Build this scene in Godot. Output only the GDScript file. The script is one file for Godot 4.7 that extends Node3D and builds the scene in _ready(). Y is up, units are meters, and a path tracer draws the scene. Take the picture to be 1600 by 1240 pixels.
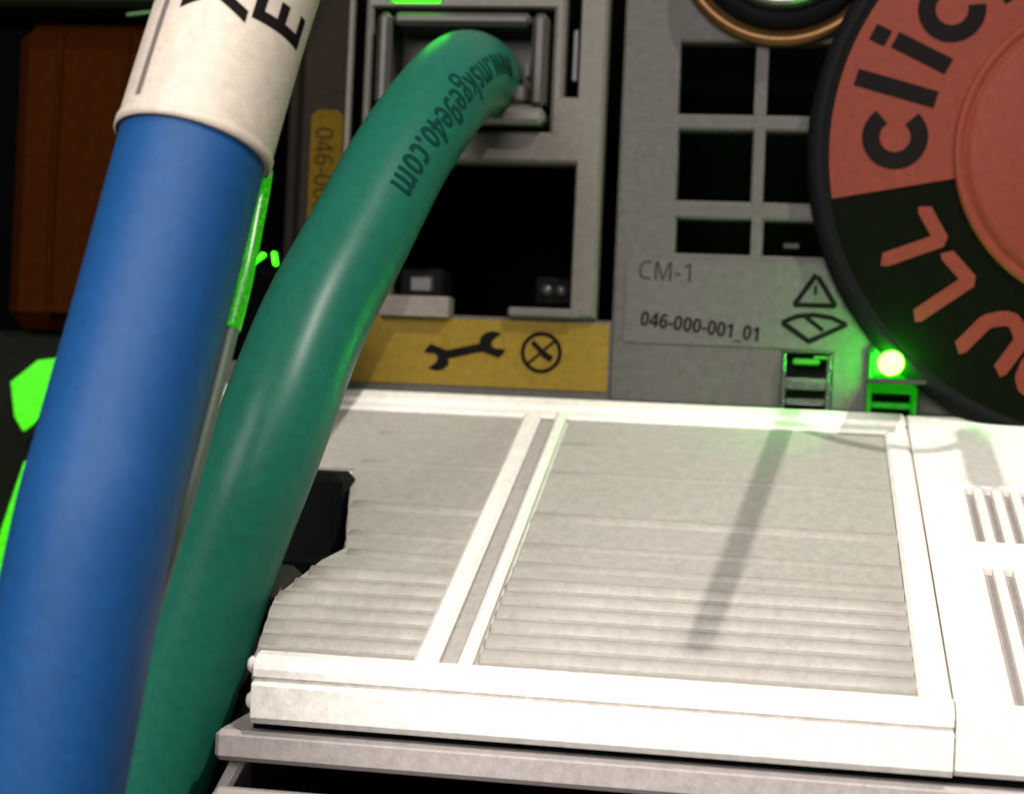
extends Node3D
# Close-up of a controller: jack module, vented module, white ribbed terminal block, two cables, round pull cap.
# All lengths in the helpers are millimetres; vertices are stored in metres.
const K := 0.001
const KEY := Vector3(840, 1600, 860)   # the overhead lamp
var M := {}
var font_regular: Font
var font_bold: Font
var grain: ImageTexture
var grain_normal: ImageTexture
var streaks: ImageTexture
var speckle: ImageTexture

# ---------------------------------------------------------------- materials
func lin(r: float, g: float, b: float, a := 1.0) -> Color:
	var c := Color(r, g, b, 1.0).linear_to_srgb()
	c.a = a
	return c

func mat(c: Color, rough := 0.5, grainy := 0.0, tile := 60.0) -> StandardMaterial3D:
	var m := StandardMaterial3D.new()
	m.albedo_color = c
	m.roughness = rough
	m.metallic_specular = 0.5
	m.uv1_triplanar = true
	m.uv1_scale = Vector3.ONE * tile
	m.albedo_texture = grain
	if grainy > 0.0:
		m.normal_enabled = true
		m.normal_texture = grain_normal
		m.normal_scale = grainy
	return m

func ink(c: Color, rough := 0.6) -> StandardMaterial3D:
	var m := StandardMaterial3D.new()
	m.albedo_color = c
	m.roughness = rough
	m.metallic_specular = 0.06
	return m

func glow(c: Color, e: Color, strength: float) -> StandardMaterial3D:
	var m := StandardMaterial3D.new()
	m.albedo_color = c.darkened(0.75)
	m.roughness = 0.3
	m.emission_enabled = true
	m.emission = e
	m.emission_energy_multiplier = strength
	m.emission_operator = BaseMaterial3D.EMISSION_OP_MULTIPLY
	m.emission_texture = streaks
	m.uv1_triplanar = true
	m.uv1_scale = Vector3.ONE * 90.0
	return m

func glass(c: Color, rough := 0.05) -> StandardMaterial3D:
	var m := StandardMaterial3D.new()
	m.albedo_color = Color(c.r, c.g, c.b, 0.06)
	m.roughness = rough
	m.refraction_enabled = true
	m.refraction_scale = 0.05
	m.transparency = BaseMaterial3D.TRANSPARENCY_ALPHA
	return m

func make_textures() -> void:
	var n := FastNoiseLite.new()
	n.seed = 7
	n.frequency = 0.035
	n.fractal_octaves = 4
	n.fractal_gain = 0.75
	var im := n.get_seamless_image(512, 512)
	var f := FastNoiseLite.new()
	f.seed = 21
	f.frequency = 0.35
	var fine := f.get_seamless_image(512, 512)
	var out := Image.create(512, 512, false, Image.FORMAT_RGB8)
	var bump := Image.create(512, 512, false, Image.FORMAT_RGB8)
	for y in 512:
		for x in 512:
			var a := im.get_pixel(x, y).r
			var b := fine.get_pixel(x, y).r
			var v := 0.70 + 0.15 * a + 0.20 * b
			out.set_pixel(x, y, Color(v, v * 0.995, v * 0.985))
			var h := 0.35 * a + 0.65 * b
			bump.set_pixel(x, y, Color(h, h, h))
	out.generate_mipmaps()
	grain = ImageTexture.create_from_image(out)
	var sp_im := Image.create(256, 256, false, Image.FORMAT_RGB8)
	var st_im := Image.create(256, 256, false, Image.FORMAT_RGB8)
	for y in 256:
		for x in 256:
			var q := 0.72 + 0.28 * im.get_pixel((x + y) % 512, (y * 2) % 512).r
			var w := clampf(fine.get_pixel(x * 2, y * 2).r * 2.2 - 0.55, 0.05, 1.0)
			sp_im.set_pixel(x, y, Color(w, w, w))
			st_im.set_pixel(x, y, Color(q, q, q))
	speckle = ImageTexture.create_from_image(sp_im)
	streaks = ImageTexture.create_from_image(st_im)
	bump.bump_map_to_normal_map(2.0)
	grain_normal = ImageTexture.create_from_image(bump)

func make_materials() -> void:
	M.panel = mat(lin(0.092, 0.090, 0.084), 0.65, 0.35)
	M.sticker = mat(lin(0.097, 0.095, 0.089), 0.6, 0.2)
	M.frame = mat(lin(0.110, 0.100, 0.086), 0.6, 0.35)
	M.pillar = mat(lin(0.017, 0.0135, 0.011), 0.7, 0.35)
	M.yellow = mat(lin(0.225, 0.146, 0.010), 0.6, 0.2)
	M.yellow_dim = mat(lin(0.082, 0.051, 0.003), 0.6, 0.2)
	M.black = mat(lin(0.005, 0.005, 0.006), 0.6, 0.3)
	M.cavity = mat(lin(0.0015, 0.0015, 0.0018), 1.0)
	M.cavity.metallic_specular = 0.0
	M.dark_green = mat(lin(0.0045, 0.0065, 0.003), 0.6, 0.2)
	M.deep_green = mat(lin(0.0015, 0.0035, 0.0012), 0.9)
	M.deep_green.metallic_specular = 0.02
	M.face = mat(lin(0.0035, 0.0050, 0.0025), 0.55, 0.2)
	M.white = mat(lin(0.90, 0.875, 0.84), 0.5, 0.2)
	M.inlay = mat(lin(0.40, 0.385, 0.36), 0.5, 0.3)
	M.lower = mat(lin(0.40, 0.365, 0.36), 0.5, 0.3)
	M.blue = mat(lin(0.005, 0.055, 0.185), 0.55, 0.25)
	M.green = mat(lin(0.013, 0.132, 0.092), 0.36, 0.12)
	M.sleeve = mat(lin(0.48, 0.425, 0.365), 0.55, 0.2)
	M.orange = mat(lin(0.150, 0.0205, 0.0070), 0.6, 0.25)
	M.salmon = mat(lin(0.160, 0.0235, 0.0090), 0.6, 0.25)
	M.brown = mat(lin(0.022, 0.0055, 0.0007), 0.75, 0.25)
	M.brass = mat(lin(0.16, 0.08, 0.025), 0.4)
	M.brass.metallic = 0.7
	M.steel = mat(lin(0.30, 0.32, 0.27), 0.3)
	M.steel.metallic = 0.9
	M.ink = ink(lin(0.007, 0.006, 0.006))
	M.faint_ink = ink(lin(0.026, 0.024, 0.021))
	M.brown_ink = ink(lin(0.02, 0.012, 0.004))
	M.cable_ink = ink(lin(0.005, 0.034, 0.026))
	M.seam = ink(lin(0.10, 0.085, 0.08))
	M.clear = glass(Color(0.92, 0.97, 0.92), 0.08)
	M.plug = mat(lin(0.045, 0.042, 0.037), 0.5)
	M.fibre = mat(lin(0.07, 0.10, 0.075), 0.5)
	M.plug_pale = mat(lin(0.15, 0.143, 0.13), 0.22)
	M.grey_lens = mat(lin(0.035, 0.034, 0.031), 0.35)
	M.brown_grey = mat(lin(0.014, 0.012, 0.010), 0.5)
	M.tag = mat(lin(0.21, 0.18, 0.16), 0.7)  # colour of the redaction patch
	M.led = glow(Color(0.6, 1.0, 0.5), Color(0.12, 1.0, 0.04), 260.0)
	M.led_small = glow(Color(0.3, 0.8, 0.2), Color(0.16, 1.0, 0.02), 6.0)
	M.led_body = glow(Color(0.1, 0.6, 0.05), Color(0.01, 1.0, 0.005), 0.45)
	M.rim_glow = glow(Color(0.3, 0.8, 0.2), Color(0.22, 1.0, 0.03), 0.85)
	M.rim_glow.emission_texture = speckle
	M.led_guide = glow(Color(0.2, 0.7, 0.15), Color(0.03, 1.0, 0.01), 0.30)  # lamp light inside the guides put in as faint glow
	M.glint_green = glow(Color(0.3, 0.8, 0.2), Color(0.35, 0.9, 0.1), 0.07)
	M.reflected_glow = glow(Color(0.3, 0.8, 0.2), Color(0.20, 1.0, 0.02), 0.5)
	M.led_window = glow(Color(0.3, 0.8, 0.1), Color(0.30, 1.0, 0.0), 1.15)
	for k in ["pillar", "yellow_dim"]: M[k].metallic_specular = 0.12
	for k in ["black", "face", "dark_green", "green", "panel", "sticker", "yellow", "blue", "orange", "salmon", "brown"]:
		M[k].metallic_specular = 0.05 if k in ["brown", "face"] else 0.15 if k in ["brown", "face", "dark_green", "black"] else 0.3

# ---------------------------------------------------------------- mesh helpers
func surface(smooth := false) -> SurfaceTool:
	var st := SurfaceTool.new()
	st.begin(Mesh.PRIMITIVE_TRIANGLES)
	st.set_smooth_group(0 if smooth else -1)
	return st

func tri(st: SurfaceTool, a: Vector3, b: Vector3, c: Vector3, out: Vector3) -> void:
	if (b - a).cross(c - a).dot(out) > 0.0:
		var t := b
		b = c
		c = t
	st.add_vertex(a * K)
	st.add_vertex(b * K)
	st.add_vertex(c * K)

func quad(st: SurfaceTool, a: Vector3, b: Vector3, c: Vector3, d: Vector3, out: Vector3) -> void:
	tri(st, a, b, c, out)
	tri(st, a, c, d, out)

# chamfered box; axes = basis columns
func box(st: SurfaceTool, c: Vector3, s: Vector3, bev := 0.1, bas := Basis.IDENTITY) -> void:
	var h := s * 0.5
	var e := minf(bev, minf(h.x, minf(h.y, h.z)) * 0.9)
	var P := func(sx: int, sy: int, sz: int, k: int) -> Vector3:
		var q := Vector3(sx * (h.x - e), sy * (h.y - e), sz * (h.z - e))
		q[k] = [sx, sy, sz][k] * h[k]
		return c + bas * q
	for k in 3:
		var i := (k + 1) % 3
		var j := (k + 2) % 3
		for s0 in [-1, 1]:
			var cs := []
			for w in [[-1, -1], [1, -1], [1, 1], [-1, 1]]:
				var g := [0, 0, 0]
				g[k] = s0
				g[i] = w[0]
				g[j] = w[1]
				cs.append(P.call(g[0], g[1], g[2], k))
			var o := Vector3.ZERO
			o[k] = s0
			quad(st, cs[0], cs[1], cs[2], cs[3], bas * o)
			for s1 in [-1, 1]:   # edge between face k (s0) and face i (s1)
				var g0 := [0, 0, 0]
				g0[k] = s0
				g0[i] = s1
				var g1 := g0.duplicate()
				g0[j] = -1
				g1[j] = 1
				var o2 := Vector3.ZERO
				o2[k] = s0
				o2[i] = s1
				quad(st, P.call(g0[0], g0[1], g0[2], k), P.call(g1[0], g1[1], g1[2], k), P.call(g1[0], g1[1], g1[2], i), P.call(g0[0], g0[1], g0[2], i), bas * o2)
	for sx in [-1, 1]:
		for sy in [-1, 1]:
			for sz in [-1, 1]:
				tri(st, P.call(sx, sy, sz, 0), P.call(sx, sy, sz, 1), P.call(sx, sy, sz, 2), bas * Vector3(sx, sy, sz))

func bx(lo: Vector3, hi: Vector3, bev := 0.1) -> SurfaceTool:
	var st := surface()
	box(st, (lo + hi) * 0.5, hi - lo, bev)
	return st

# plate in the xy plane between z0 and z1 with rectangular holes [x0,y0,x1,y1]; hole rims are chamfered. f maps a point in plate space to world mm.
func plate(st: SurfaceTool, x0: float, y0: float, x1: float, y1: float, z0: float, z1: float, holes: Array, cham := 0.18, f := Transform3D.IDENTITY) -> void:
	var xs := [x0, x0 + cham, x1 - cham, x1]
	var ys := [y0, y0 + cham, y1 - cham, y1]
	for h in holes:
		for e in [h[0] - cham, h[0], h[2], h[2] + cham]:
			if e > x0 and e < x1: xs.append(e)
		for e in [h[1] - cham, h[1], h[3], h[3] + cham]:
			if e > y0 and e < y1: ys.append(e)
	xs = uniq(xs)
	ys = uniq(ys)
	var inside := func(x: float, y: float) -> bool:
		if x < x0 or x > x1 or y < y0 or y > y1: return true
		for h in holes:
			if x > h[0] and x < h[2] and y > h[1] and y < h[3]: return true
		return false
	var lowered := func(x: float, y: float) -> float:
		for d in [[-.001, -.001], [.001, -.001], [.001, .001], [-.001, .001]]:
			if inside.call(x + d[0], y + d[1]): return z1 - cham * 0.8
		return z1
	for i in xs.size() - 1:
		for j in ys.size() - 1:
			var cx: float = (xs[i] + xs[i + 1]) * 0.5
			var cy: float = (ys[j] + ys[j + 1]) * 0.5
			if inside.call(cx, cy): continue
			var a := Vector3(xs[i], ys[j], lowered.call(xs[i], ys[j]))
			var b := Vector3(xs[i + 1], ys[j], lowered.call(xs[i + 1], ys[j]))
			var c := Vector3(xs[i + 1], ys[j + 1], lowered.call(xs[i + 1], ys[j + 1]))
			var d := Vector3(xs[i], ys[j + 1], lowered.call(xs[i], ys[j + 1]))
			if absf((a.z + c.z) - (b.z + d.z)) > 1e-6 and absf(a.z - c.z) < 1e-6:
				quad(st, f * b, f * c, f * d, f * a, f.basis * Vector3(0, 0, 1))
			else:
				quad(st, f * a, f * b, f * c, f * d, f.basis * Vector3(0, 0, 1))
			var es := [[a, b, Vector3(0, -1, 0)], [b, c, Vector3(1, 0, 0)], [c, d, Vector3(0, 1, 0)], [d, a, Vector3(-1, 0, 0)]]
			for e in es:
				var mid: Vector3 = (e[0] + e[1]) * 0.5 + e[2] * 0.002
				if inside.call(mid.x, mid.y):
					var p: Vector3 = e[0]
					var q: Vector3 = e[1]
					quad(st, f * p, f * q, f * Vector3(q.x, q.y, z0), f * Vector3(p.x, p.y, z0), f.basis * e[2])

func uniq(a: Array) -> Array:
	a.sort()
	var out := [a[0]]
	for e in a:
		if e - out[-1] > 0.0005: out.append(e)
	return out

# polygon in a plane extruded from z0 to z1 (flat sheet when z0 == z1)
func prism(st: SurfaceTool, poly: PackedVector2Array, z0: float, z1: float, f := Transform3D.IDENTITY) -> void:
	var ix := Geometry2D.triangulate_polygon(poly)
	for k in range(0, ix.size(), 3):
		var a := poly[ix[k]]
		var b := poly[ix[k + 1]]
		var c := poly[ix[k + 2]]
		tri(st, f * Vector3(a.x, a.y, z1), f * Vector3(b.x, b.y, z1), f * Vector3(c.x, c.y, z1), f.basis * Vector3(0, 0, 1))
		if z1 > z0:
			tri(st, f * Vector3(a.x, a.y, z0), f * Vector3(b.x, b.y, z0), f * Vector3(c.x, c.y, z0), f.basis * Vector3(0, 0, -1))
	if z1 > z0:
		var cw := Geometry2D.is_polygon_clockwise(poly)
		for k in poly.size():
			var a := poly[k]
			var b := poly[(k + 1) % poly.size()]
			var o := Vector3(b.y - a.y, a.x - b.x, 0) * (-1.0 if cw else 1.0)
			quad(st, f * Vector3(a.x, a.y, z0), f * Vector3(b.x, b.y, z0), f * Vector3(b.x, b.y, z1), f * Vector3(a.x, a.y, z1), f.basis * o)

func stroke(st: SurfaceTool, pts: PackedVector2Array, w: float, z0: float, z1: float, round_end := true, f := Transform3D.IDENTITY) -> void:
	for p in Geometry2D.offset_polyline(pts, w * 0.5, Geometry2D.JOIN_ROUND, Geometry2D.END_ROUND if round_end else Geometry2D.END_BUTT):
		if p.size() >= 3 and not Geometry2D.is_polygon_clockwise(p):
			prism(st, p, z0, z1, f)

func ring(st: SurfaceTool, c: Vector2, r0: float, r1: float, a0: float, a1: float, z0: float, z1: float, n := 64, f := Transform3D.IDENTITY) -> void:
	for k in n:
		var u := lerpf(a0, a1, float(k) / n)
		var v := lerpf(a0, a1, float(k + 1) / n)
		var du := Vector2(cos(u), sin(u))
		var dv := Vector2(cos(v), sin(v))
		var q := [c + du * r0, c + du * r1, c + dv * r1, c + dv * r0]
		var t := []
		for e in q: t.append(f * Vector3(e.x, e.y, z1))
		quad(st, t[0], t[1], t[2], t[3], f.basis * Vector3(0, 0, 1))
		if z1 > z0:
			quad(st, t[1], t[2], f * Vector3(q[2].x, q[2].y, z0), f * Vector3(q[1].x, q[1].y, z0), f.basis * Vector3(du.x, du.y, 0))
			if r0 > 0.0:
				quad(st, t[0], t[3], f * Vector3(q[3].x, q[3].y, z0), f * Vector3(q[0].x, q[0].y, z0), f.basis * Vector3(-du.x, -du.y, 0))

# profile [r, z] turned about the z axis of f
func lathe(st: SurfaceTool, prof: Array, f: Transform3D, n := 72) -> void:
	for i in prof.size() - 1:
		var r0: float = prof[i][0]
		var z0: float = prof[i][1]
		var r1: float = prof[i + 1][0]
		var z1: float = prof[i + 1][1]
		var side := Vector2(z1 - z0, r0 - r1)
		for k in n:
			var u := TAU * k / n
			var v := TAU * (k + 1) / n
			var o := Vector3(cos(u) * side.x, sin(u) * side.x, side.y) * -1.0
			var a := f * Vector3(r0 * cos(u), r0 * sin(u), z0)
			var b := f * Vector3(r0 * cos(v), r0 * sin(v), z0)
			var c := f * Vector3(r1 * cos(v), r1 * sin(v), z1)
			var d := f * Vector3(r1 * cos(u), r1 * sin(u), z1)
			if r1 < 1e-6: tri(st, a, b, c, f.basis * o)
			elif r0 < 1e-6: tri(st, a, c, d, f.basis * o)
			else: quad(st, a, b, c, d, f.basis * o)

# a sampled path: centre, frame, arc length
func path(ctrl: Array, per := 14) -> Dictionary:
	var pts: Array[Vector3] = []
	for i in ctrl.size() - 1:
		var a: Vector3 = ctrl[maxi(i - 1, 0)]
		var b: Vector3 = ctrl[i]
		var c: Vector3 = ctrl[i + 1]
		var d: Vector3 = ctrl[mini(i + 2, ctrl.size() - 1)]
		for k in per:
			pts.append(b.cubic_interpolate(c, a, d, float(k) / per))
	pts.append(ctrl[-1])
	var T := []
	var N := []
	var B := []
	var L := [0.0]
	for i in pts.size():
		var t := (pts[mini(i + 1, pts.size() - 1)] - pts[maxi(i - 1, 0)]).normalized()
		T.append(t)
		var n: Vector3 = Vector3(1, 0, 0.2) if i == 0 else N[-1]
		n = (n - t * n.dot(t)).normalized()
		N.append(n)
		B.append(t.cross(n))
		if i > 0: L.append(L[-1] + pts[i].distance_to(pts[i - 1]))
	return {"p": pts, "T": T, "N": N, "B": B, "L": L}

# arc length at which a path first falls below a height
func length_to(pa: Dictionary, y: float) -> float:
	for i in pa.p.size():
		if pa.p[i].y <= y + 0.001: return pa.L[i]
	return 0.0

func on_path(pa: Dictionary, s: float) -> Array:
	var i := 0
	while i < pa.L.size() - 2 and pa.L[i + 1] < s: i += 1
	var t: float = (s - pa.L[i]) / (pa.L[i + 1] - pa.L[i])
	return [pa.p[i].lerp(pa.p[i + 1], t), pa.T[i].lerp(pa.T[i + 1], t).normalized(), pa.N[i].lerp(pa.N[i + 1], t).normalized(), pa.B[i].lerp(pa.B[i + 1], t).normalized()]

func tube(st: SurfaceTool, pa: Dictionary, r: float, seg := 48, caps := true, s0 := -1.0, s1 := 1e9) -> void:
	var rows := []
	for i in pa.p.size():
		if pa.L[i] < s0 or pa.L[i] > s1: continue
		rows.append([pa.p[i], pa.N[i], pa.B[i], pa.T[i]])
	for i in rows.size() - 1:
		for k in seg:
			var u := TAU * k / seg
			var v := TAU * (k + 1) / seg
			var eu: Vector3 = rows[i][1] * cos(u) + rows[i][2] * sin(u)
			var ev: Vector3 = rows[i][1] * cos(v) + rows[i][2] * sin(v)
			var fu: Vector3 = rows[i + 1][1] * cos(u) + rows[i + 1][2] * sin(u)
			var fv: Vector3 = rows[i + 1][1] * cos(v) + rows[i + 1][2] * sin(v)
			quad(st, rows[i][0] + eu * r, rows[i][0] + ev * r, rows[i + 1][0] + fv * r, rows[i + 1][0] + fu * r, eu)
	if caps:
		for e in [[0, -1.0], [rows.size() - 1, 1.0]]:
			var w: Array = rows[e[0]]
			for k in seg:
				var u := TAU * k / seg
				var v := TAU * (k + 1) / seg
				tri(st, w[0], w[0] + (w[1] * cos(u) + w[2] * sin(u)) * r, w[0] + (w[1] * cos(v) + w[2] * sin(v)) * r, w[3] * e[1])

# front triangles of a text, in mm, cap height about h, first baseline point at the origin
func text_tris(txt: String, font: Font, h: float, squeeze := 1.0) -> PackedVector2Array:
	var tm := TextMesh.new()
	tm.text = txt
	tm.font = font
	tm.font_size = 64
	tm.pixel_size = 0.01
	tm.depth = 0.1
	tm.curve_step = 1.5
	tm.horizontal_alignment = HORIZONTAL_ALIGNMENT_LEFT
	tm.vertical_alignment = VERTICAL_ALIGNMENT_CENTER
	var ar := tm.get_mesh_arrays()
	var v: PackedVector3Array = ar[Mesh.ARRAY_VERTEX]
	var ix: PackedInt32Array = ar[Mesh.ARRAY_INDEX] if ar[Mesh.ARRAY_INDEX] != null else PackedInt32Array(range(v.size()))
	var out := PackedVector2Array()
	var lo := Vector2(1e9, 1e9)
	for k in range(0, ix.size(), 3):
		var a := v[ix[k]]
		var b := v[ix[k + 1]]
		var c := v[ix[k + 2]]
		if minf(a.z, minf(b.z, c.z)) < 0.049: continue
		for p in [a, b, c]:
			var q := Vector2(p.x * squeeze, p.y) * (h / 0.457)
			lo = lo.min(q)
			out.append(q)
	for k in out.size(): out[k] -= Vector2(lo.x, 0.0)
	var mid := 0.0
	var hi := -1e9
	for q in out: hi = maxf(hi, q.y)
	mid = (hi + lo.y) * 0.5
	for k in out.size(): out[k] -= Vector2(0, mid)
	return out

func text_flat(st: SurfaceTool, t: PackedVector2Array, f: Transform3D) -> void:
	for k in range(0, t.size(), 3):
		tri(st, f * Vector3(t[k].x, t[k].y, 0), f * Vector3(t[k + 1].x, t[k + 1].y, 0), f * Vector3(t[k + 2].x, t[k + 2].y, 0), f.basis * Vector3(0, 0, 1))

func text_wrap(st: SurfaceTool, t: PackedVector2Array, pa: Dictionary, r: float, s0: float, dir: float, facing: Vector3, turn := 0.0) -> void:
	var stack := []
	for k in range(0, t.size(), 3): stack.append([t[k], t[k + 1], t[k + 2]])
	while stack.size():
		var q: Array = stack.pop_back()
		var far := 0
		var most := 0.0
		for k in 3:
			var d: float = q[k].distance_to(q[(k + 1) % 3])
			if d > most:
				most = d
				far = k
		if most > 0.45:
			var a: Vector2 = q[far]
			var b: Vector2 = q[(far + 1) % 3]
			var c: Vector2 = q[(far + 2) % 3]
			var m := (a + b) * 0.5
			stack.append([a, m, c])
			stack.append([m, b, c])
			continue
		var w := []
		var o := Vector3.ZERO
		for p in q:
			var fr := on_path(pa, s0 + dir * p.x)
			var phi: float = atan2(facing.dot(fr[3]), facing.dot(fr[2])) + turn - dir * p.y / r
			var e: Vector3 = fr[2] * cos(phi) + fr[3] * sin(phi)
			o = e
			w.append(fr[0] + e * r)
		tri(st, w[0], w[1], w[2], o)

# ---------------------------------------------------------------- scene objects
func numbered(called: String) -> String:
	if not has_node(NodePath(called)): return called
	var k := 1
	while has_node(NodePath("%s_%03d" % [called, k])): k += 1
	return "%s_%03d" % [called, k]

func obj(called: String, st: SurfaceTool, m: Material, parent: Node = self) -> MeshInstance3D:
	st.generate_normals()
	var o := MeshInstance3D.new()
	o.mesh = st.commit()
	o.material_override = m
	o.name = numbered(called) if parent == self else called
	parent.add_child(o, true)
	return o

func thing(called: String, label: String, category: String, group := "") -> Node3D:
	var o := Node3D.new()
	o.name = numbered(called)
	add_child(o)
	tag(o, label, category, group)
	return o

func tag(o: Node, label: String, category: String, group := "") -> void:
	o.set_meta("label", label)
	o.set_meta("category", category)
	if group != "": o.set_meta("group", group)

func v2(a: Array) -> PackedVector2Array:
	var p := PackedVector2Array()
	for e in a: p.append(Vector2(e[0], e[1]))
	return p

func _ready() -> void:
	make_textures()
	var sf := SystemFont.new()
	sf.font_names = PackedStringArray(["Droid Sans"])
	font_regular = sf
	var sb := SystemFont.new()
	sb.font_names = PackedStringArray(["Droid Sans"])
	sb.font_weight = 700
	font_bold = sb
	make_materials()

	# camera
	var cam := Camera3D.new()
	cam.name = "camera"
	cam.fov = 26.83
	cam.near = 0.005
	cam.far = 5.0
	cam.position = Vector3(0, 0, 112) * K
	cam.basis = Basis(Vector3.UP, deg_to_rad(9.0)) * Basis(Vector3(0, 0, 1), 0.045)
	var lens := CameraAttributesPhysical.new()
	lens.frustum_focal_length = 50.32
	lens.frustum_focus_distance = 0.085
	lens.frustum_near = 0.005
	lens.frustum_far = 5.0
	lens.exposure_aperture = 60.0
	cam.attributes = lens
	add_child(cam)
	cam.current = true

	# air and exposure
	var we := WorldEnvironment.new()
	we.name = "environment"
	var env := Environment.new()
	env.background_mode = Environment.BG_COLOR
	env.background_color = Color(0.20, 0.195, 0.19)
	env.background_energy_multiplier = 1.0
	env.tonemap_mode = Environment.TONE_MAPPER_LINEAR
	env.tonemap_exposure = 1.18
	env.sdfgi_enabled = true
	env.ssao_enabled = true
	env.ssil_enabled = true
	we.environment = env
	add_child(we)

	# lamp over the cabinet, and a soft area light in front of it
	var key := OmniLight3D.new()
	key.name = "overhead_lamp"
	key.position = KEY * K
	key.light_color = Color(1.0, 0.97, 0.93)
	key.light_energy = 3.5
	key.light_size = 0.010
	key.shadow_enabled = true
	key.omni_range = 3.0
	key.omni_attenuation = 2.0
	add_child(key)
	var soft := AreaLight3D.new()
	soft.name = "soft_front_light"
	soft.area_size = Vector2(0.16, 0.12)
	soft.light_color = Color(1.0, 0.97, 0.95)
	soft.light_energy = 0.066
	soft.shadow_enabled = true
	soft.area_range = 3.0
	add_child(soft)
	soft.look_at_from_position(Vector3(-45, 85, 190) * K, Vector3(-8, -5, 20) * K, Vector3.UP)

	build_back()
	build_vent_module()
	build_jack_module()
	build_pillar()
	build_left_modules()
	build_terminal_block()
	build_grooved_block()
	build_lower_housing()
	build_pull_cap()
	build_connector()
	build_green_cable()
	build_blue_cable()

# ---------------------------------------------------------------- setting
func build_back() -> void:
	var o := obj("back_wall", bx(Vector3(-70, -45, -22), Vector3(40, 48, -20), 0.2), M.cavity)
	o.set_meta("kind", "structure")

# ---------------------------------------------------------------- right module: faceplate with vents, base strip with yellow label
func build_vent_module() -> void:
	var t := thing("vented_module", "grey plastic module with square vent openings and a base strip labelled with a spanner", "module")
	var st := surface()
	plate(st, -11.15, 0.0, 26.0, 36.0, -1.6, 0.0, [[-7.3, 19.5, -2.3, 24.35], [-1.45, 19.5, 3.5, 24.35], [-7.2, 13.7, -2.25, 18.45], [-1.42, 13.7, 3.5, 18.45], [-7.1, 10.15, -2.1, 12.5], [-1.3, 10.15, 3.5, 12.5], [0.3, -0.5, 3.55, 3.8], [5.9, -0.5, 9.15, 4.1]], 0.16)
	obj("faceplate", st, M.panel, t)
	st = surface()
	plate(st, -43.0, 0.0, -11.15, 5.42, -1.6, 0.0, [], 0.02)
	obj("base_strip", st, M.panel, t)
	# inner box behind the vents
	obj("inner_shell", bx(Vector3(-9.5, 1.0, -14), Vector3(16.0, 32.0, -9), 0.2), M.deep_green, t)
	st = surface()
	box(st, Vector3(0.6, 11.2, -4.0), Vector3(1.2, 0.5, 1.0), 0.1)
	obj("circuit_part", st, M.brown_grey, t)
	# module label
	st = surface()
	prism(st, v2([[-10.3, 4.05], [4.1, 4.05], [4.75, 5.6], [2.75, 9.75], [-9.9, 9.75], [-10.3, 9.35]]), 0.0, 0.09)
	var label := obj("label_sheet", st, M.sticker, t)
	st = surface()
	text_flat(st, text_tris("CM-1", font_regular, 1.25, 0.95), Transform3D(Basis(Vector3(0, 0, 1), -0.03), Vector3(-9.45, 8.95, 0.12)))
	obj("lettering", st, M.faint_ink, label)
	st = surface()
	text_flat(st, text_tris("046-000-001_01", font_bold, 0.95, 0.86), Transform3D(Basis(Vector3(0, 0, 1), -0.10), Vector3(-9.2, 5.6, 0.12)))
	obj("lettering", st, M.ink, label)
	# warning triangle with exclamation mark
	st = surface()
	stroke(st, v2([[2.3, 9.0], [0.95, 6.95], [3.65, 6.95]]), 0.34, 0.1, 0.12)
	stroke(st, v2([[3.65, 6.95], [2.42, 8.85]]), 0.34, 0.1, 0.123)
	stroke(st, v2([[2.3, 8.25], [2.3, 7.65]]), 0.2, 0.1, 0.126)
	stroke(st, v2([[2.3, 7.33], [2.3, 7.30]]), 0.22, 0.1, 0.126)
	obj("warning_triangle", st, M.ink, label)
	# flat lying rhombus sign with a stroke across
	st = surface()
	stroke(st, v2([[0.2, 5.75], [1.2, 6.2], [2.2, 6.32], [3.4, 6.17], [4.4, 5.75], [2.6, 4.85]]), 0.32, 0.1, 0.12)
	stroke(st, v2([[0.2, 5.75], [2.0, 4.55], [2.6, 4.85]]), 0.36, 0.1, 0.117)
	stroke(st, v2([[1.7, 6.2], [2.9, 5.3]]), 0.3, 0.1, 0.123)
	obj("rhombus_sign", st, M.ink, label)
	# yellow strip label
	st = surface()
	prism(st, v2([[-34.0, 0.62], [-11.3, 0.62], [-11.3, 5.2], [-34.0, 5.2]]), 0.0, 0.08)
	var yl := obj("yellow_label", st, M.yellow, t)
	st = surface()
	var f := Transform3D(Basis(Vector3(0, 0, 1), 0.24), Vector3(-21.15, 3.0, 0.11))
	prism(st, spanner_shape(), 0.0, 0.0, f)
	obj("spanner_sign", st, M.ink, yl)
	st = surface()
	var c := Vector2(-15.85, 3.1)
	ring(st, c, 1.14, 1.42, 0, TAU, 0.09, 0.11, 48)
	stroke(st, v2([[c.x - 0.85, c.y - 0.75], [c.x + 0.88, c.y + 0.8]]), 0.2, 0.09, 0.113)
	stroke(st, v2([[c.x - 0.65, c.y + 0.7], [c.x + 0.15, c.y - 0.05]]), 0.34, 0.09, 0.116)
	stroke(st, v2([[c.x + 0.1, c.y - 0.05], [c.x + 0.75, c.y - 0.45]]), 0.46, 0.09, 0.119)
	obj("crossed_tool_sign", st, M.ink, yl)
	status_lamp(t, 0.3, 3.55, 3.8, false)
	status_lamp(t, 5.9, 9.15, 4.1, true)

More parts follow.
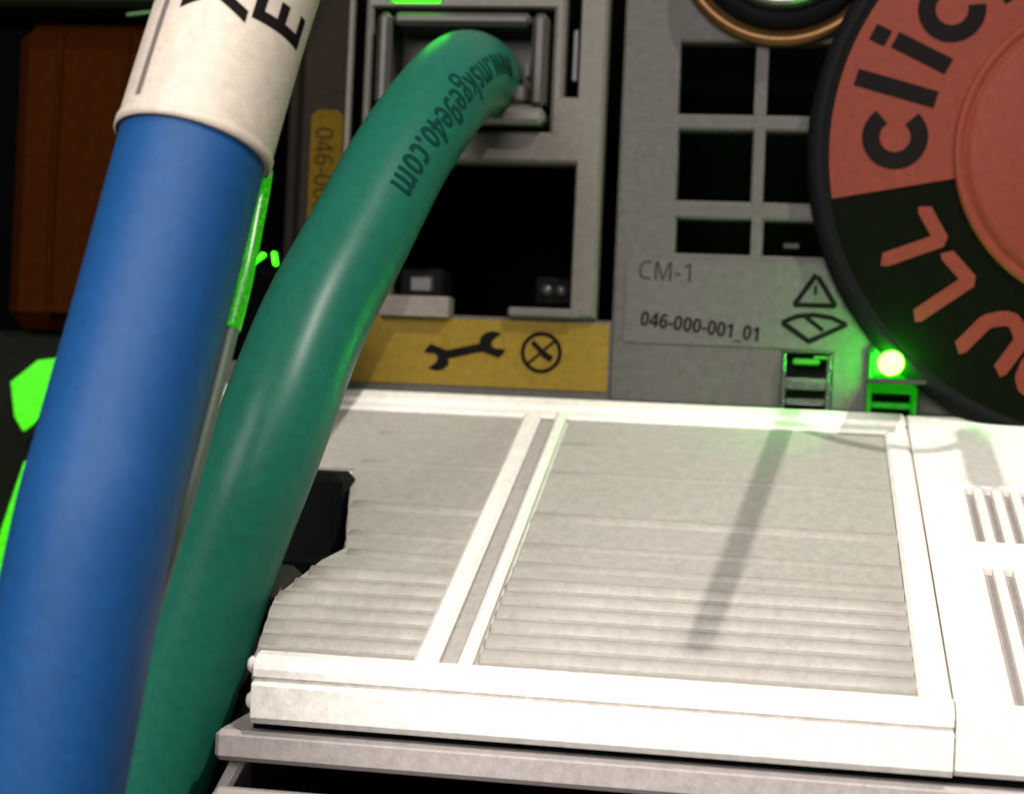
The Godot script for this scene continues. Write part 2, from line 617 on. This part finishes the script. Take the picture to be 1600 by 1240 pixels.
func spanner_shape() -> PackedVector2Array:
	var p := PackedVector2Array()
	var half := [[-1.15, 0.34], [1.15, 0.34]]
	# right jaw
	p.append(Vector2(-1.2, -0.30))
	p.append(Vector2(1.2, -0.30))
	for a in [-75, -50, -30]: p.append(Vector2(1.95, 0.0) + Vector2(cos(deg_to_rad(a)), sin(deg_to_rad(a))) * 0.98)
	p.append(Vector2(2.7, -0.42))
	p.append(Vector2(2.05, -0.22))
	p.append(Vector2(1.9, 0.05))
	p.append(Vector2(2.1, 0.36))
	p.append(Vector2(2.72, 0.62))
	for a in [50, 75, 105, 135]: p.append(Vector2(1.95, 0.0) + Vector2(cos(deg_to_rad(a)), sin(deg_to_rad(a))) * 0.98)
	p.append(Vector2(1.1, 0.30))
	p.append(Vector2(-1.2, 0.30))
	for a in [105, 130, 150]: p.append(Vector2(-1.95, 0.0) + Vector2(cos(deg_to_rad(a)), sin(deg_to_rad(a))) * 0.98)
	p.append(Vector2(-2.7, 0.42))
	p.append(Vector2(-2.05, 0.22))
	p.append(Vector2(-1.9, -0.05))
	p.append(Vector2(-2.1, -0.36))
	p.append(Vector2(-2.72, -0.62))
	for a in [230, 255, 285, 315]: p.append(Vector2(-1.95, 0.0) + Vector2(cos(deg_to_rad(a)), sin(deg_to_rad(a))) * 0.98)
	return p

# clear light guide in a pocket of the faceplate
func status_lamp(t: Node3D, x0: float, x1: float, y1: float, lit: bool) -> void:
	var back := obj("lamp_pocket", bx(Vector3(x0 - 0.3, -0.5, -1.9), Vector3(x1 + 0.3, y1 + 0.3, -1.62), 0.05), M.dark_green, t)
	for x in [x0 + 0.17, x1 - 0.17]:
		obj("guide_post", bx(Vector3(x - 0.13, 0.05, -1.5), Vector3(x + 0.13, y1 - 0.1, 0.75), 0.08), (M.led_guide if lit else M.clear), t)
	if lit: obj("spill_shelf", bx(Vector3(x0 - 0.1, 1.95, 0.1), Vector3(x1 + 0.1, 2.2, 5.8), 0.1), M.grey_lens, t)  # opaque shelf added to keep the green spill off the block below
	obj("guide_bar", bx(Vector3(x0 + 0.32, 1.35, -1.4), Vector3(x1 - 0.32, 2.1, 0.7), 0.12), (M.led_guide if lit else M.clear), t)
	obj("guide_foot", bx(Vector3(x0 + 0.32, 0.35, -1.4), Vector3(x1 - 0.32, 0.75, 0.3), 0.1), (M.led_guide if lit else M.clear), t)
	if lit:
		var g := bx(Vector3(5.95, 2.3, -1.4), Vector3(9.1, 4.45, 0.75), 0.3)
		obj("lamp_collar", g, M.led_body, t)
		var st := surface(true)
		var prof := [[0.78, 0.0]]
		for k in 9:
			var a := PI * 0.5 * k / 8.0
			prof.append([0.78 * cos(a), 2.0 + 0.75 * sin(a)])
		lathe(st, prof, Transform3D(Basis.IDENTITY, Vector3(7.3, 3.3, 0)), 32)
		var led := obj("led_lens", st, M.led, t)
		led.set_meta("label", "brightly glowing green lamp")
		var l := OmniLight3D.new()
		l.name = "led_light"
		l.position = Vector3(7.3, 3.3, 3.0) * K
		l.light_color = Color(0.12, 1.0, 0.05)
		l.light_energy = 0.00002
		l.light_size = 0.001
		l.shadow_enabled = true
		l.omni_range = 2.0
		l.omni_attenuation = 2.0
		t.add_child(l)
	else:
		obj("led_chip", bx(Vector3(x0 + 0.75, 3.05, -1.5), Vector3(x1 - 0.75, 3.4, 0.1), 0.1), M.reflected_glow, t)  # chip glow stands in for the lit lamp reflected here
		obj("led_chip", bx(Vector3(x0 + 2.1, 3.45, -1.5), Vector3(x1 - 0.3, 3.62, 0.1), 0.05), M.reflected_glow, t)

# ---------------------------------------------------------------- jack module
func build_jack_module() -> void:
	var t := thing("jack_module", "light grey module with two stacked network jacks beside the black gap", "module")
	var st := surface()
	plate(st, -29.0, 5.5, -12.25, 38.0, -1.4, 0.55, [[-26.3, 5.4, -14.0, 15.9], [-28.5, 18.0, -15.9, 26.4], [-15.1, 20.4, -14.1, 30.0], [-27.4, 26.75, -23.9, 30.0]], 0.22)
	obj("frame", st, M.frame, t)
	# jack shells, open to the front
	for h in [[-26.4, 5.5, -13.9, 16.0], [-28.6, 17.9, -15.8, 26.5]]:
		var shell := surface()
		box(shell, Vector3((h[0] + h[2]) * 0.5, (h[1] + h[3]) * 0.5, -13.5), Vector3(h[2] - h[0] + 1, h[3] - h[1] + 1, 0.6), 0.05)
		box(shell, Vector3(h[0] - 0.3, (h[1] + h[3]) * 0.5, -7.3), Vector3(0.5, h[3] - h[1], 11.7), 0.05)
		box(shell, Vector3(h[2] + 0.3, (h[1] + h[3]) * 0.5, -7.3), Vector3(0.5, h[3] - h[1], 11.7), 0.05)
		box(shell, Vector3((h[0] + h[2]) * 0.5, h[3] + 0.3, -7.3), Vector3(h[2] - h[0], 0.5, 11.7), 0.05)
		box(shell, Vector3((h[0] + h[2]) * 0.5, h[1] - 0.4, -7.3), Vector3(h[2] - h[0], 0.5, 11.7), 0.05)
		obj("jack_shell", shell, M.cavity, t)
	# redaction patch and lip below the empty jack
	obj("redaction_patch", bx(Vector3(-27.2, 5.2, -1.2), Vector3(-22.3, 6.62, 0.72), 0.06), M.tag, t)  # plate added in the shape of a likely redaction patch
	obj("jack_lip", bx(Vector3(-18.2, 5.45, -1.2), Vector3(-13.4, 6.1, 0.75), 0.15), M.frame, t)
	# lamps of the empty jack, dark
	var a := obj("jack_lamp", bx(Vector3(-26.2, 6.4, -4), Vector3(-23.0, 8.6, -0.6), 0.2), M.black, t)
	st = surface()
	box(st, Vector3(-24.5, 7.5, -0.5), Vector3(1.7, 1.2, 0.4), 0.18)
	obj("lens", st, M.grey_lens, a)
	a = obj("jack_lamp", bx(Vector3(-16.6, 6.35, -4), Vector3(-14.05, 8.3, -0.6), 0.2), M.black, t)
	for x in [-15.75, -14.75]:
		st = surface(true)
		lathe(st, [[0.42, -0.6], [0.42, -0.45], [0.3, -0.3], [0.0, -0.22]], Transform3D(Basis.IDENTITY, Vector3(x, 7.35, 0)), 20)
		obj("lens", st, M.grey_lens, a)
	# lit lamp over the upper jack
	a = obj("jack_lamp", bx(Vector3(-27.3, 26.8, -1.2), Vector3(-24.0, 29.9, 0.5), 0.2), M.led_small, t)
	a.set_meta("label", "glowing green jack lamp")
	var l := OmniLight3D.new()
	l.name = "jack_light"
	l.position = Vector3(-25.6, 27.8, 0.9) * K
	l.light_color = Color(0.14, 1.0, 0.03)
	l.light_energy = 0.000012
	l.light_size = 0.001
	l.shadow_enabled = true
	l.omni_range = 2.0
	l.omni_attenuation = 2.0
	t.add_child(l)
	# metal latch seen in the side slot
	st = surface()
	box(st, Vector3(-14.55, 23.5, -1.0), Vector3(0.45, 3.6, 0.3), 0.1)
	obj("latch_spring", st, M.grey_lens, t)

func build_pillar() -> void:
	var t := thing("narrow_module", "brown grey upright strip module with a small yellow number label", "module")
	obj("body", bx(Vector3(-33.6, 5.6, -3.0), Vector3(-30.0, 38.0, -0.1), 0.3), M.pillar, t)
	obj("edge_rib", bx(Vector3(-30.35, 5.6, -0.4), Vector3(-29.95, 38.0, 0.15), 0.12), M.frame, t)
	obj("side_rail", bx(Vector3(-35.0, 5.6, -4.0), Vector3(-34.2, 38.0, -2.0), 0.2), M.pillar, t)
	var st := surface()
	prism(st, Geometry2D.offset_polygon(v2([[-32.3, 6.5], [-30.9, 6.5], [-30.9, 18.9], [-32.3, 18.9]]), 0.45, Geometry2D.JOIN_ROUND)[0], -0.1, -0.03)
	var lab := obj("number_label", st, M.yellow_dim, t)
	st = surface()
	text_flat(st, text_tris("046-000", font_regular, 1.25, 0.95), Transform3D(Basis(Vector3(0, 0, 1), -PI / 2), Vector3(-31.75, 18.1, 0.0)))
	obj("lettering", st, M.brown_ink, lab)

func build_left_modules() -> void:
	var t := thing("brown_module", "dark brown ribbed plastic housing at the left edge behind the blue cable", "housing")
	obj("body", bx(Vector3(-55.6, 3.4, -9.0), Vector3(-38.0, 25.6, -1.2), 1.2), M.brown, t)
	for x in [-52.0, -47.0]:
		var st := surface(true)
		var pa := path([Vector3(x, 3.8, -1.1), Vector3(x, 14, -1.0), Vector3(x + 0.15, 24.6, -1.1)], 6)
		tube(st, pa, 0.16, 16)
		obj("rib", st, M.brown, t)
	obj("foot", bx(Vector3(-52.0, 4.5, -1.2), Vector3(-40.0, 5.0, -0.4), 0.15), M.brown, t)
	t = thing("lamp_housing", "black plate with glowing green light windows left of the blue cable", "lamp")
	obj("plate", bx(Vector3(-60.0, -30.0, -7.0), Vector3(-40.0, 3.2, -3.0), 0.4), M.dark_green, t)
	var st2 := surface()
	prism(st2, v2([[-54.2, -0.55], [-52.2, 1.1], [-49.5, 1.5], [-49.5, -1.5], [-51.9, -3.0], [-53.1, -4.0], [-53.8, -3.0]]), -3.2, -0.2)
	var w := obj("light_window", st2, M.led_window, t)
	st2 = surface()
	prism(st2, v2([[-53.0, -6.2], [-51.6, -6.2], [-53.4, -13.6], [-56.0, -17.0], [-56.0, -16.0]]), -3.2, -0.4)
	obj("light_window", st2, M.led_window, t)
	st2 = surface()
	prism(st2, Geometry2D.offset_polygon(v2([[-54.5, -0.6], [-52.3, 1.4], [-49.2, 1.8], [-49.2, -1.7], [-51.8, -3.3], [-53.1, -4.4], [-54.0, -3.1]]), 0.25)[0], -3.3, -0.6)
	obj("window_rim", st2, M.dark_green, t)
	t = thing("upper_bar", "black bar above the brown housing, a green glint on its edge put in as glow", "bar")
	obj("body", bx(Vector3(-60, 26.3, -8), Vector3(-38, 34, 0.5), 0.4), M.dark_green, t)
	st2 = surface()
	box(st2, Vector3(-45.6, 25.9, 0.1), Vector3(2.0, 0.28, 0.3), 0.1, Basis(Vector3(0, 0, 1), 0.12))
	obj("glint_edge", st2, M.glint_green, t)  # green glint along the edge, put in as faint glow
	# black clip between the two cables
	t = thing("black_clip", "black plastic clip with green glinting tips between the two cables", "clip")
	obj("body", bx(Vector3(-36.5, 1.6, -4), Vector3(-30.2, 7.3, 12.6), 0.5), M.cavity, t)
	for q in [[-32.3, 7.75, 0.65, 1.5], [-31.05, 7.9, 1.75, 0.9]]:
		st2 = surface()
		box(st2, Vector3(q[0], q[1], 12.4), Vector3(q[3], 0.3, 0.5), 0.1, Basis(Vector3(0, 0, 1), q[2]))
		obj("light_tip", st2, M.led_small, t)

# ---------------------------------------------------------------- white terminal block (slope space: x, s along the slope towards the viewer, h above it)
func slope() -> Transform3D:
	var a := deg_to_rad(20.0)
	# columns: x, direction of -s, normal
	return Transform3D(Basis(Vector3(1, 0, 0), Vector3(0, sin(a), -cos(a)), Vector3(0, cos(a), sin(a))), Vector3(0, 0, 0.5))

func sbox(x0: float, s0: float, x1: float, s1: float, h0: float, h1: float, bev := 0.1) -> SurfaceTool:
	var st := surface()
	var f := slope()
	box(st, f * Vector3((x0 + x1) * 0.5, -(s0 + s1) * 0.5, (h0 + h1) * 0.5), Vector3(x1 - x0, s1 - s0, h1 - h0), bev, f.basis)
	return st

func srod(x0: float, s0: float, x1: float, s1: float, h: float, r: float) -> SurfaceTool:
	var st := surface(true)
	var f := slope()
	var pa := path([f * Vector3(x0, -s0, h), f * Vector3((x0 + x1) * 0.5, -(s0 + s1) * 0.5, h), f * Vector3(x1, -s1, h)], 2)
	tube(st, pa, r, 40)
	return st

func build_terminal_block() -> void:
	var t := thing("terminal_block", "white plastic terminal block with a grey ribbed sloping top and black notch", "terminal block")
	var f := slope()
	var st := surface()
	prism(st, v2([[-44, 0.3], [8.44, 0.3], [8.44, -37.6], [-24.0, -37.6], [-24.3, -35.8], [-25.0, -31], [-23.8, -26.2], [-22.9, -24.5], [-25.3, -14.2], [-25.3, -13.6], [-44, -13.6]]), -4.5, -0.45, f)
	obj("body", st, M.white, t)
	# sunk grey inlays
	st = surface()
	prism(st, v2([[-16.3, -13.42], [-25.2, -13.42], [-25.2, -14.3], [-22.8, -24.6], [-23.7, -26.3], [-24.9, -30.9], [-24.2, -35.8], [-23.8, -37.5], [-16.3, -37.5]]), -0.44, -0.22, f)
	obj("inlay", st, M.inlay, t)
	obj("inlay", sbox(-13.3, 3.2, 6.95, 37.5, -0.44, -0.22, 0.05), M.inlay, t)
	# ribs on the front half of the inlays
	var k := 0
	for s in [26.9, 28.45, 30.0, 31.55, 33.1, 34.65, 36.15]:
		var left: float = lerpf(-23.6, -24.75, clampf((s - 25.6) / 4.4, 0, 1)) + clampf((s - 31.0) / 6.0, 0, 1) * 0.9
		obj("rib", srod(left, s + 0.75, -16.3, s + 0.75, -1.02, 1.0), M.inlay, t)
		obj("rib", srod(-13.3, s + 0.75, 6.95, s + 0.75, -1.02, 1.0), M.inlay, t)
	for q in [[7.5, 0.06], [12.4, 0.08], [19.0, 0.30], [22.9, 0.12], [25.4, 0.16]]:
		obj("low_rib", srod(-25.1 if q[0] < 14 else lerpf(-24.2, -22.7, (q[0] - 18.0) / 7.0), q[0] - 0.3, -16.3, q[0], -1.72 + q[1] * 0.45, 1.5), M.inlay, t)
		obj("low_rib", srod(-13.3, q[0], 6.95, q[0] + 0.3, -1.72 + q[1] * 0.45, 1.5), M.inlay, t)
	# frame strips
	obj("back_lip", sbox(-44, 0.0, 8.42, 1.9, -0.44, 0.12, 0.25), M.white, t)
	obj("back_lip", sbox(-44, 1.9, 8.42, 3.2, -0.44, -0.05, 0.2), M.white, t)
	obj("side_strip", sbox(6.95, 3.2, 8.42, 37.6, -0.44, 0.1, 0.2), M.white, t)
	obj("inlay", sbox(-40.0, 3.2, -16.3, 13.4, -0.44, -0.22, 0.02), M.inlay, t)
	# divider of two rails and a channel
	obj("divider_rail", sbox(-16.35, 3.0, -15.15, 37.55, -0.43, 0.12, 0.22), M.white, t)
	obj("divider_rail", sbox(-14.15, 3.0, -13.45, 37.55, -0.43, 0.32, 0.2), M.white, t)
	obj("channel", sbox(-15.2, 3.2, -14.1, 37.5, -0.44, -0.36, 0.03), M.inlay, t)
	# rounded front lip with a fine step
	st = surface()
	var prof := v2([[33.0, -13.6], [35.2, -12.62], [35.75, -12.72], [36.15, -13.0], [36.3, -13.35], [36.3, -13.7], [36.02, -13.78], [36.02, -13.9], [36.42, -13.98], [36.5, -14.1], [36.5, -15.6], [36.3, -15.9], [33.0, -15.95]])
	var g := Transform3D(Basis(Vector3(0, 0, 1), Vector3(0, 1, 0), Vector3(-1, 0, 0)), Vector3.ZERO)
	prism(st, prof, -8.44, 23.75, g)
	obj("front_lip", st, M.white, t)
	# black latch in the notch
	obj("latch", bx(Vector3(-31.0, -12.0, 14.0), Vector3(-24.7, -4.9, 18.2), 0.5), M.black, t)
	obj("latch_step", bx(Vector3(-31.0, -12.0, 18.25), Vector3(-23.6, -9.4, 22.0), 0.35), M.black, t)
	obj("latch_tooth", sbox(-27.6, 24.7, -25.2, 28.2, -3.2, -1.2, 0.5), M.grey_lens, t)
	# small pegs on its end
	for y in [-13.3, -15.0]:
		st = surface(true)
		lathe(st, [[0.42, -1.2], [0.42, 0.35], [0.3, 0.5], [0.0, 0.55]], Transform3D(Basis(Vector3(0, 0, 1), Vector3(0, 1, 0), Vector3(-1, 0, 0)), Vector3(-23.75, y, 35.4)), 24)
		obj("peg", st, M.white, t)

func build_grooved_block() -> void:
	var t := thing("grooved_block", "white plastic block with two rows of narrow slots beside the ribbed terminal block", "terminal block")
	var f := slope()
	var holes := []
	for k in 6:
		var x := 11.15 + k * 1.04
		holes.append([x, -19.3, x + 0.5, -11.6])
		holes.append([x, -37.0, x + 0.5, -22.5])
	var st := surface()
	plate(st, 8.53, -37.6, 26.0, 0.2, -0.6, -0.05, holes, 0.14, f)
	obj("cover", st, M.white, t)
	st = surface()
	prism(st, v2([[8.7, 0.1], [25.9, 0.1], [25.9, -37.5], [8.7, -37.5]]), -4.5, -0.62, f)
	obj("body", st, M.lower, t)
	st = surface()
	var prof := v2([[33.0, -13.6], [35.2, -12.72], [35.75, -12.8], [36.15, -13.05], [36.3, -13.4], [36.3, -15.6], [36.1, -15.85], [33.0, -15.95]])
	var g := Transform3D(Basis(Vector3(0, 0, 1), Vector3(0, 1, 0), Vector3(-1, 0, 0)), Vector3.ZERO)
	prism(st, prof, -26.0, -8.53, g)
	obj("front_lip", st, M.white, t)

func build_lower_housing() -> void:
	var t := thing("lower_housing", "pale grey lower housing with a long black slot under the white block", "housing")
	obj("upper_strip", bx(Vector3(-25.6, -17.85, 20.0), Vector3(30.0, -16.38, 36.1), 0.25), M.lower, t)
	obj("lower_strip", bx(Vector3(-25.6, -26.0, 35.3), Vector3(30.0, -19.15, 36.3), 0.3), M.lower, t)
	obj("side_wall", bx(Vector3(-36.0, -30.0, 4.0), Vector3(-25.65, -16.7, 25.8), 0.3), M.grey_lens, t)
	obj("slot_back", bx(Vector3(-25.6, -26.0, 20.0), Vector3(30.0, -17.9, 30.0), 0.05), M.cavity, t)
	obj("neck", bx(Vector3(-24.0, -16.54, 20.0), Vector3(30.0, -15.97, 35.2), 0.05), M.black, t)
	obj("end_block", bx(Vector3(-34.0, -16.5, 10.0), Vector3(-24.3, -10.5, 25.5), 0.4), M.grey_lens, t)
	var st := surface()
	box(st, Vector3(-25.0, -18.6, 34.6), Vector3(0.7, 3.0, 1.0), 0.2, Basis(Vector3(0, 0, 1), -0.45))
	obj("brace", st, M.lower, t)

# ---------------------------------------------------------------- round cap
func build_pull_cap() -> void:
	var t := thing("pull_cap", "round black cap with orange sector and centre, printed Click and PULL", "cap")
	var c := Vector2(20.74, 17.32)
	var f := Transform3D(Basis.IDENTITY, Vector3(c.x, c.y, 0))
	var st := surface(true)
	lathe(st, [[18.9, 0.05], [19.35, 0.3], [19.45, 0.9], [19.2, 1.35], [18.7, 1.5], [18.45, 1.52], [18.35, 1.4], [18.15, 1.4]], f, 160)
	obj("rim", st, M.black, t)
	st = surface()
	lathe(st, [[18.15, 1.4], [0.0, 1.4]], f, 160)
	obj("face_disc", st, M.face, t)
	st = surface()
	ring(st, c, 10.1, 18.0, deg_to_rad(62), deg_to_rad(191.0), 1.4, 1.46, 120)
	obj("orange_sector", st, M.orange, t)
	st = surface(true)
	lathe(st, [[10.1, 1.4], [10.1, 1.62], [9.95, 1.72], [9.6, 1.72], [9.45, 1.6], [9.35, 1.6], [9.2, 1.78], [8.8, 1.86], [0.0, 1.95]], f, 128)
	obj("centre_button", st, M.salmon, t)
	# lettering, tops outward
	st = surface()
	arc_letter(st, c, 13.85, 177.2, 1.55, 1.12, 90, "C")
	for q in [[17.1, 11.75, 164.6], [15.75, 11.85, 153.6], [17.25, 16.15, 154.2]]:
		var d := Vector2(cos(deg_to_rad(q[2])), sin(deg_to_rad(q[2])))
		stroke(st, PackedVector2Array([c + d * q[0], c + d * q[1]]), 1.12, 1.44, 1.50, false)
	arc_letter(st, c, 13.9, 139.6, 1.6, 1.12, 90, "C")
	var dk := Vector2(cos(deg_to_rad(125.0)), sin(deg_to_rad(125.0)))
	stroke(st, PackedVector2Array([c + dk * 17.1, c + dk * 11.8]), 1.12, 1.44, 1.50, false)
	obj("lettering", st, M.ink, t)
	st = surface()
	var P := func(r: float, a: float) -> Vector2: return c + Vector2(cos(deg_to_rad(a)), sin(deg_to_rad(a))) * r
	stroke(st, PackedVector2Array([P.call(15.9, 207.4), P.call(12.15, 209.2), P.call(12.4, 198.9)]), 0.92, 1.38, 1.46)
	stroke(st, PackedVector2Array([P.call(16.1, 222.4), P.call(12.15, 224.3), P.call(12.3, 214.2)]), 0.92, 1.38, 1.46)
	var u := PackedVector2Array([P.call(15.7, 234.6), P.call(13.6, 235.6)])
	for k in 7:
		var s := k / 6.0
		u.append(P.call(13.3 - 0.85 * sin(PI * s), lerpf(236.2, 246.6, s)))
	u.append(P.call(15.6, 245.2))
	stroke(st, u, 0.95, 1.38, 1.46)
	stroke(st, PackedVector2Array([P.call(12.3, 258.4), P.call(16.0, 257.0)]), 0.92, 1.38, 1.463)
	stroke(st, PackedVector2Array([P.call(16.0, 256.6), P.call(16.1, 252.0), P.call(15.5, 250.4), P.call(14.5, 250.4), P.call(13.9, 252.0), P.call(13.8, 257.4)]), 0.86, 1.38, 1.46)
	obj("lettering", st, M.orange, t)

func arc_letter(st: SurfaceTool, c: Vector2, r: float, ang: float, rad: float, w: float, _gap: int, _kind: String) -> void:
	var a := deg_to_rad(ang)
	var m := c + Vector2(cos(a), sin(a)) * r
	# reading direction is clockwise round the cap
	var read := a - PI / 2
	var pts := PackedVector2Array()
	for k in 25:
		var q := read + deg_to_rad(38 + (360 - 76) * k / 24.0)
		pts.append(m + Vector2(cos(q), sin(q)) * rad)
	stroke(st, pts, w, 1.44, 1.50, false)

func build_connector() -> void:
	var t := thing("round_connector", "round metal connector with brown and silver rings above the vents", "connector")
	var f := Transform3D(Basis.IDENTITY, Vector3(-0.75, 31.3, 0))
	var st := surface(true)
	lathe(st, [[7.3, 0.0], [7.3, 0.5], [7.0, 0.8], [6.7, 0.8], [6.5, 0.5], [6.3, 0.45]], f, 96)
	obj("outer_ring", st, M.brass, t)
	st = surface(true)
	lathe(st, [[6.3, 0.45], [6.1, 1.4], [5.4, 1.6], [5.1, 1.5]], f, 96)
	obj("collar", st, M.black, t)
	st = surface(true)
	lathe(st, [[5.1, 1.5], [5.0, 2.6], [4.75, 2.8], [4.55, 2.6], [4.5, 1.9], [4.1, 1.9], [4.0, 2.4], [3.8, 2.5], [3.6, 2.3], [3.5, 0.8], [0.0, 0.8]], f, 96)
	obj("thread_ring", st, M.steel, t)
	# unseen wires added above the frame to cast shadows on the white blocks
	shadow_lead("added unseen lead in a loop above the frame, casting the straight bar shadow on the ribbed top", [[0.9, 1.0], [-0.2, 10.0], [-1.6, 22.0], [-3.0, 32.8]], 0.62)
	shadow_lead("added unseen thinner lead above the frame, casting the curved line shadow under the green lamp", [[1.4, 2.4], [4.0, 4.6], [7.5, 6.2], [10.0, 6.0], [12.0, 4.2], [12.6, 2.0]], 0.44)
	shadow_lead("added unseen short thick lead above the frame, casting the blunt shadow beside the narrow slots", [[12.4, 3.0], [12.5, 6.0], [12.5, 10.6]], 0.95)

func shadow_lead(label: String, spots: Array, r: float) -> void:
	var lead := thing("shadow_lead", label, "cable", "added leads that cast shadows on the blocks")
	var f := slope()
	var pts := []
	for q in spots:
		var p := f * Vector3(q[0], -q[1], 0)
		pts.append(p + (KEY - p) * ((31.5 - p.y) / (KEY.y - p.y)))
	var a: Vector3 = pts[0]
	var b: Vector3 = pts[-1]
	pts.push_front(a + (KEY - a) * 0.05)
	pts.append(b + (KEY - b) * 0.05)
	var st := surface(true)
	tube(st, path(pts, 8), r, 20)
	obj("jacket", st, M.black, lead)

# ---------------------------------------------------------------- cables
func build_green_cable() -> void:
	var t := thing("green_cable", "green network cable with black print and clear plug in the upper jack", "cable")
	var pa := path([Vector3(-21.3, 21.7, -3.0), Vector3(-21.0, 21.4, 2.0), Vector3(-20.9, 20.2, 7.2), Vector3(-21.4, 17.5, 12.2), Vector3(-22.4, 13.6, 16.8), Vector3(-23.4, 9.0, 20.9), Vector3(-24.75, 3.4, 25.4), Vector3(-25.95, -3.22, 29.03), Vector3(-27.96, -9.88, 29.86), Vector3(-30.96, -21.21, 30.34), Vector3(-33.05, -30.03, 30.16), Vector3(-36, -42, 29.5)], 12)
	var st := surface(true)
	tube(st, pa, 2.95, 64)
	obj("jacket", st, M.green, t)
	st = surface()
	for q in [[0.0, 0.0]]:
		text_wrap(st, text_tris("www.mskge9e4o.com", font_bold, 1.85, 0.72), pa, 2.98 + q[0] * 0.02, 7.6 + q[0], 1.0, Vector3(0.55, -0.12, 1.0), q[1])
	obj("lettering", st, M.cable_ink, t)
	# plug
	var p := Node3D.new()
	p.name = "plug"
	t.add_child(p)
	obj("plug_body", bx(Vector3(-28.0, 18.5, -9.0), Vector3(-16.3, 25.9, -2.6), 0.4), M.brown_grey, p)
	obj("plug_wall", bx(Vector3(-28.0, 18.4, -2.5), Vector3(-16.2, 19.5, 1.6), 0.3), M.plug_pale, p)
	obj("plug_wall", bx(Vector3(-17.3, 19.55, -2.5), Vector3(-16.2, 25.9, 1.4), 0.35), M.plug, p)
	obj("plug_wall", bx(Vector3(-28.0, 19.55, -2.5), Vector3(-27.0, 25.9, 1.4), 0.35), M.plug, p)
	obj("plug_wall", bx(Vector3(-26.9, 25.0, -2.5), Vector3(-17.4, 25.9, 1.4), 0.3), M.plug, p)
	obj("plug_ledge", bx(Vector3(-20.5, 20.0, -2.5), Vector3(-17.6, 21.3, 0.5), 0.25), M.plug_pale, p)
	obj("plug_ledge", bx(Vector3(-20.5, 19.55, -2.5), Vector3(-16.9, 19.75, 1.0), 0.08), M.plug_pale, p)
	obj("plug_ledge", bx(Vector3(-17.75, 21.6, -2.5), Vector3(-17.4, 22.6, 0.9), 0.15), M.plug_pale, p)

func build_blue_cable() -> void:
	var t := thing("blue_cable", "thick blue cable with a white printed wrap label near its top", "cable")
	var pa := path([Vector3(-14.0, 66.0, 20.0), Vector3(-19.4, 46.0, 30.6), Vector3(-21.6, 38.0, 33.9), Vector3(-23.27, 25.28, 37.73), Vector3(-24.77, 17.36, 39.79), Vector3(-25.66, 11.54, 41.55), Vector3(-26.45, 3.13, 44.30), Vector3(-26.99, -2.86, 46.41), Vector3(-27.26, -6.75, 47.77), Vector3(-28.35, -16.6, 48.9), Vector3(-29.2, -23.0, 48.8), Vector3(-30.0, -31, 48.0)], 12)
	var st := surface(true)
	tube(st, pa, 3.25, 72)
	obj("jacket", st, M.blue, t)
	# thin translucent fibre lying along the back of the blue cable
	var fib := thing("rim_fibre", "thin translucent fibre along the edge of the blue cable, its green rim light put in as glow near the black clip", "fibre")
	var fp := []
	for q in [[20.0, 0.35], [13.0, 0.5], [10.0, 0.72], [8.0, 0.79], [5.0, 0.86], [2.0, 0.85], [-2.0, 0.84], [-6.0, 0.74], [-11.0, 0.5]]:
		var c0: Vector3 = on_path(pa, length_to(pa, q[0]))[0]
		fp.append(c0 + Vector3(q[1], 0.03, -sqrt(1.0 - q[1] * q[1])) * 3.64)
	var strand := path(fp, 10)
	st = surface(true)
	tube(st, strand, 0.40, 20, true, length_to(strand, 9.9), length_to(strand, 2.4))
	obj("rim_glow_section", st, M.rim_glow, fib)  # green rim light on the cable edge, put in as glow
	st = surface(true)
	tube(st, strand, 0.34, 20)
	obj("strand", st, M.fibre, fib)
	# wrap label: ends where the blue jacket begins
	var s_end: float = length_to(pa, 38.0) + 29.3 - 0.05
	var sub := path([on_path(pa, s_end - 26.0)[0], on_path(pa, s_end - 19.0)[0], on_path(pa, s_end - 13.0)[0], on_path(pa, s_end - 6.5)[0], on_path(pa, s_end)[0]], 8)
	st = surface(true)
	tube(st, sub, 3.46, 72, true)
	var sl := obj("wrap_label", st, M.sleeve, t)
	# lip at the lower end and seam of the overlap
	st = surface(true)
	var n: int = sub.p.size()
	var fr := on_path(sub, sub.L[n - 1] - 0.45)
	var fb := Transform3D(Basis(fr[2], fr[3], fr[1]), fr[0])
	lathe(st, [[3.44, 0.5], [3.54, 0.42], [3.54, 0.05], [3.44, -0.02]], fb, 72)
	obj("hem", st, M.sleeve, sl)
	st = surface()
	var facing := Vector3(-0.52, 0.0, 0.86)
	text_wrap(st, PackedVector2Array([Vector2(0, -0.17), Vector2(21, -0.17), Vector2(21, 0.17), Vector2(0, -0.17), Vector2(21, 0.17), Vector2(0, 0.17)]), sub, 3.49, sub.L[n - 1] - 0.9, -1.0, facing)
	obj("overlap_seam", st, M.seam, sl)
	st = surface()
	text_wrap(st, text_tris("X", font_bold, 3.0, 0.9), sub, 3.48, sub.L[n - 1] - 5.0, -1.0, Vector3(0.12, 0, 1.0))
	text_wrap(st, text_tris("E", font_bold, 3.0, 0.9), sub, 3.48, sub.L[n - 1] - 5.4, -1.0, Vector3(1.35, 0, 0.75))
	obj("lettering", st, M.ink, sl)
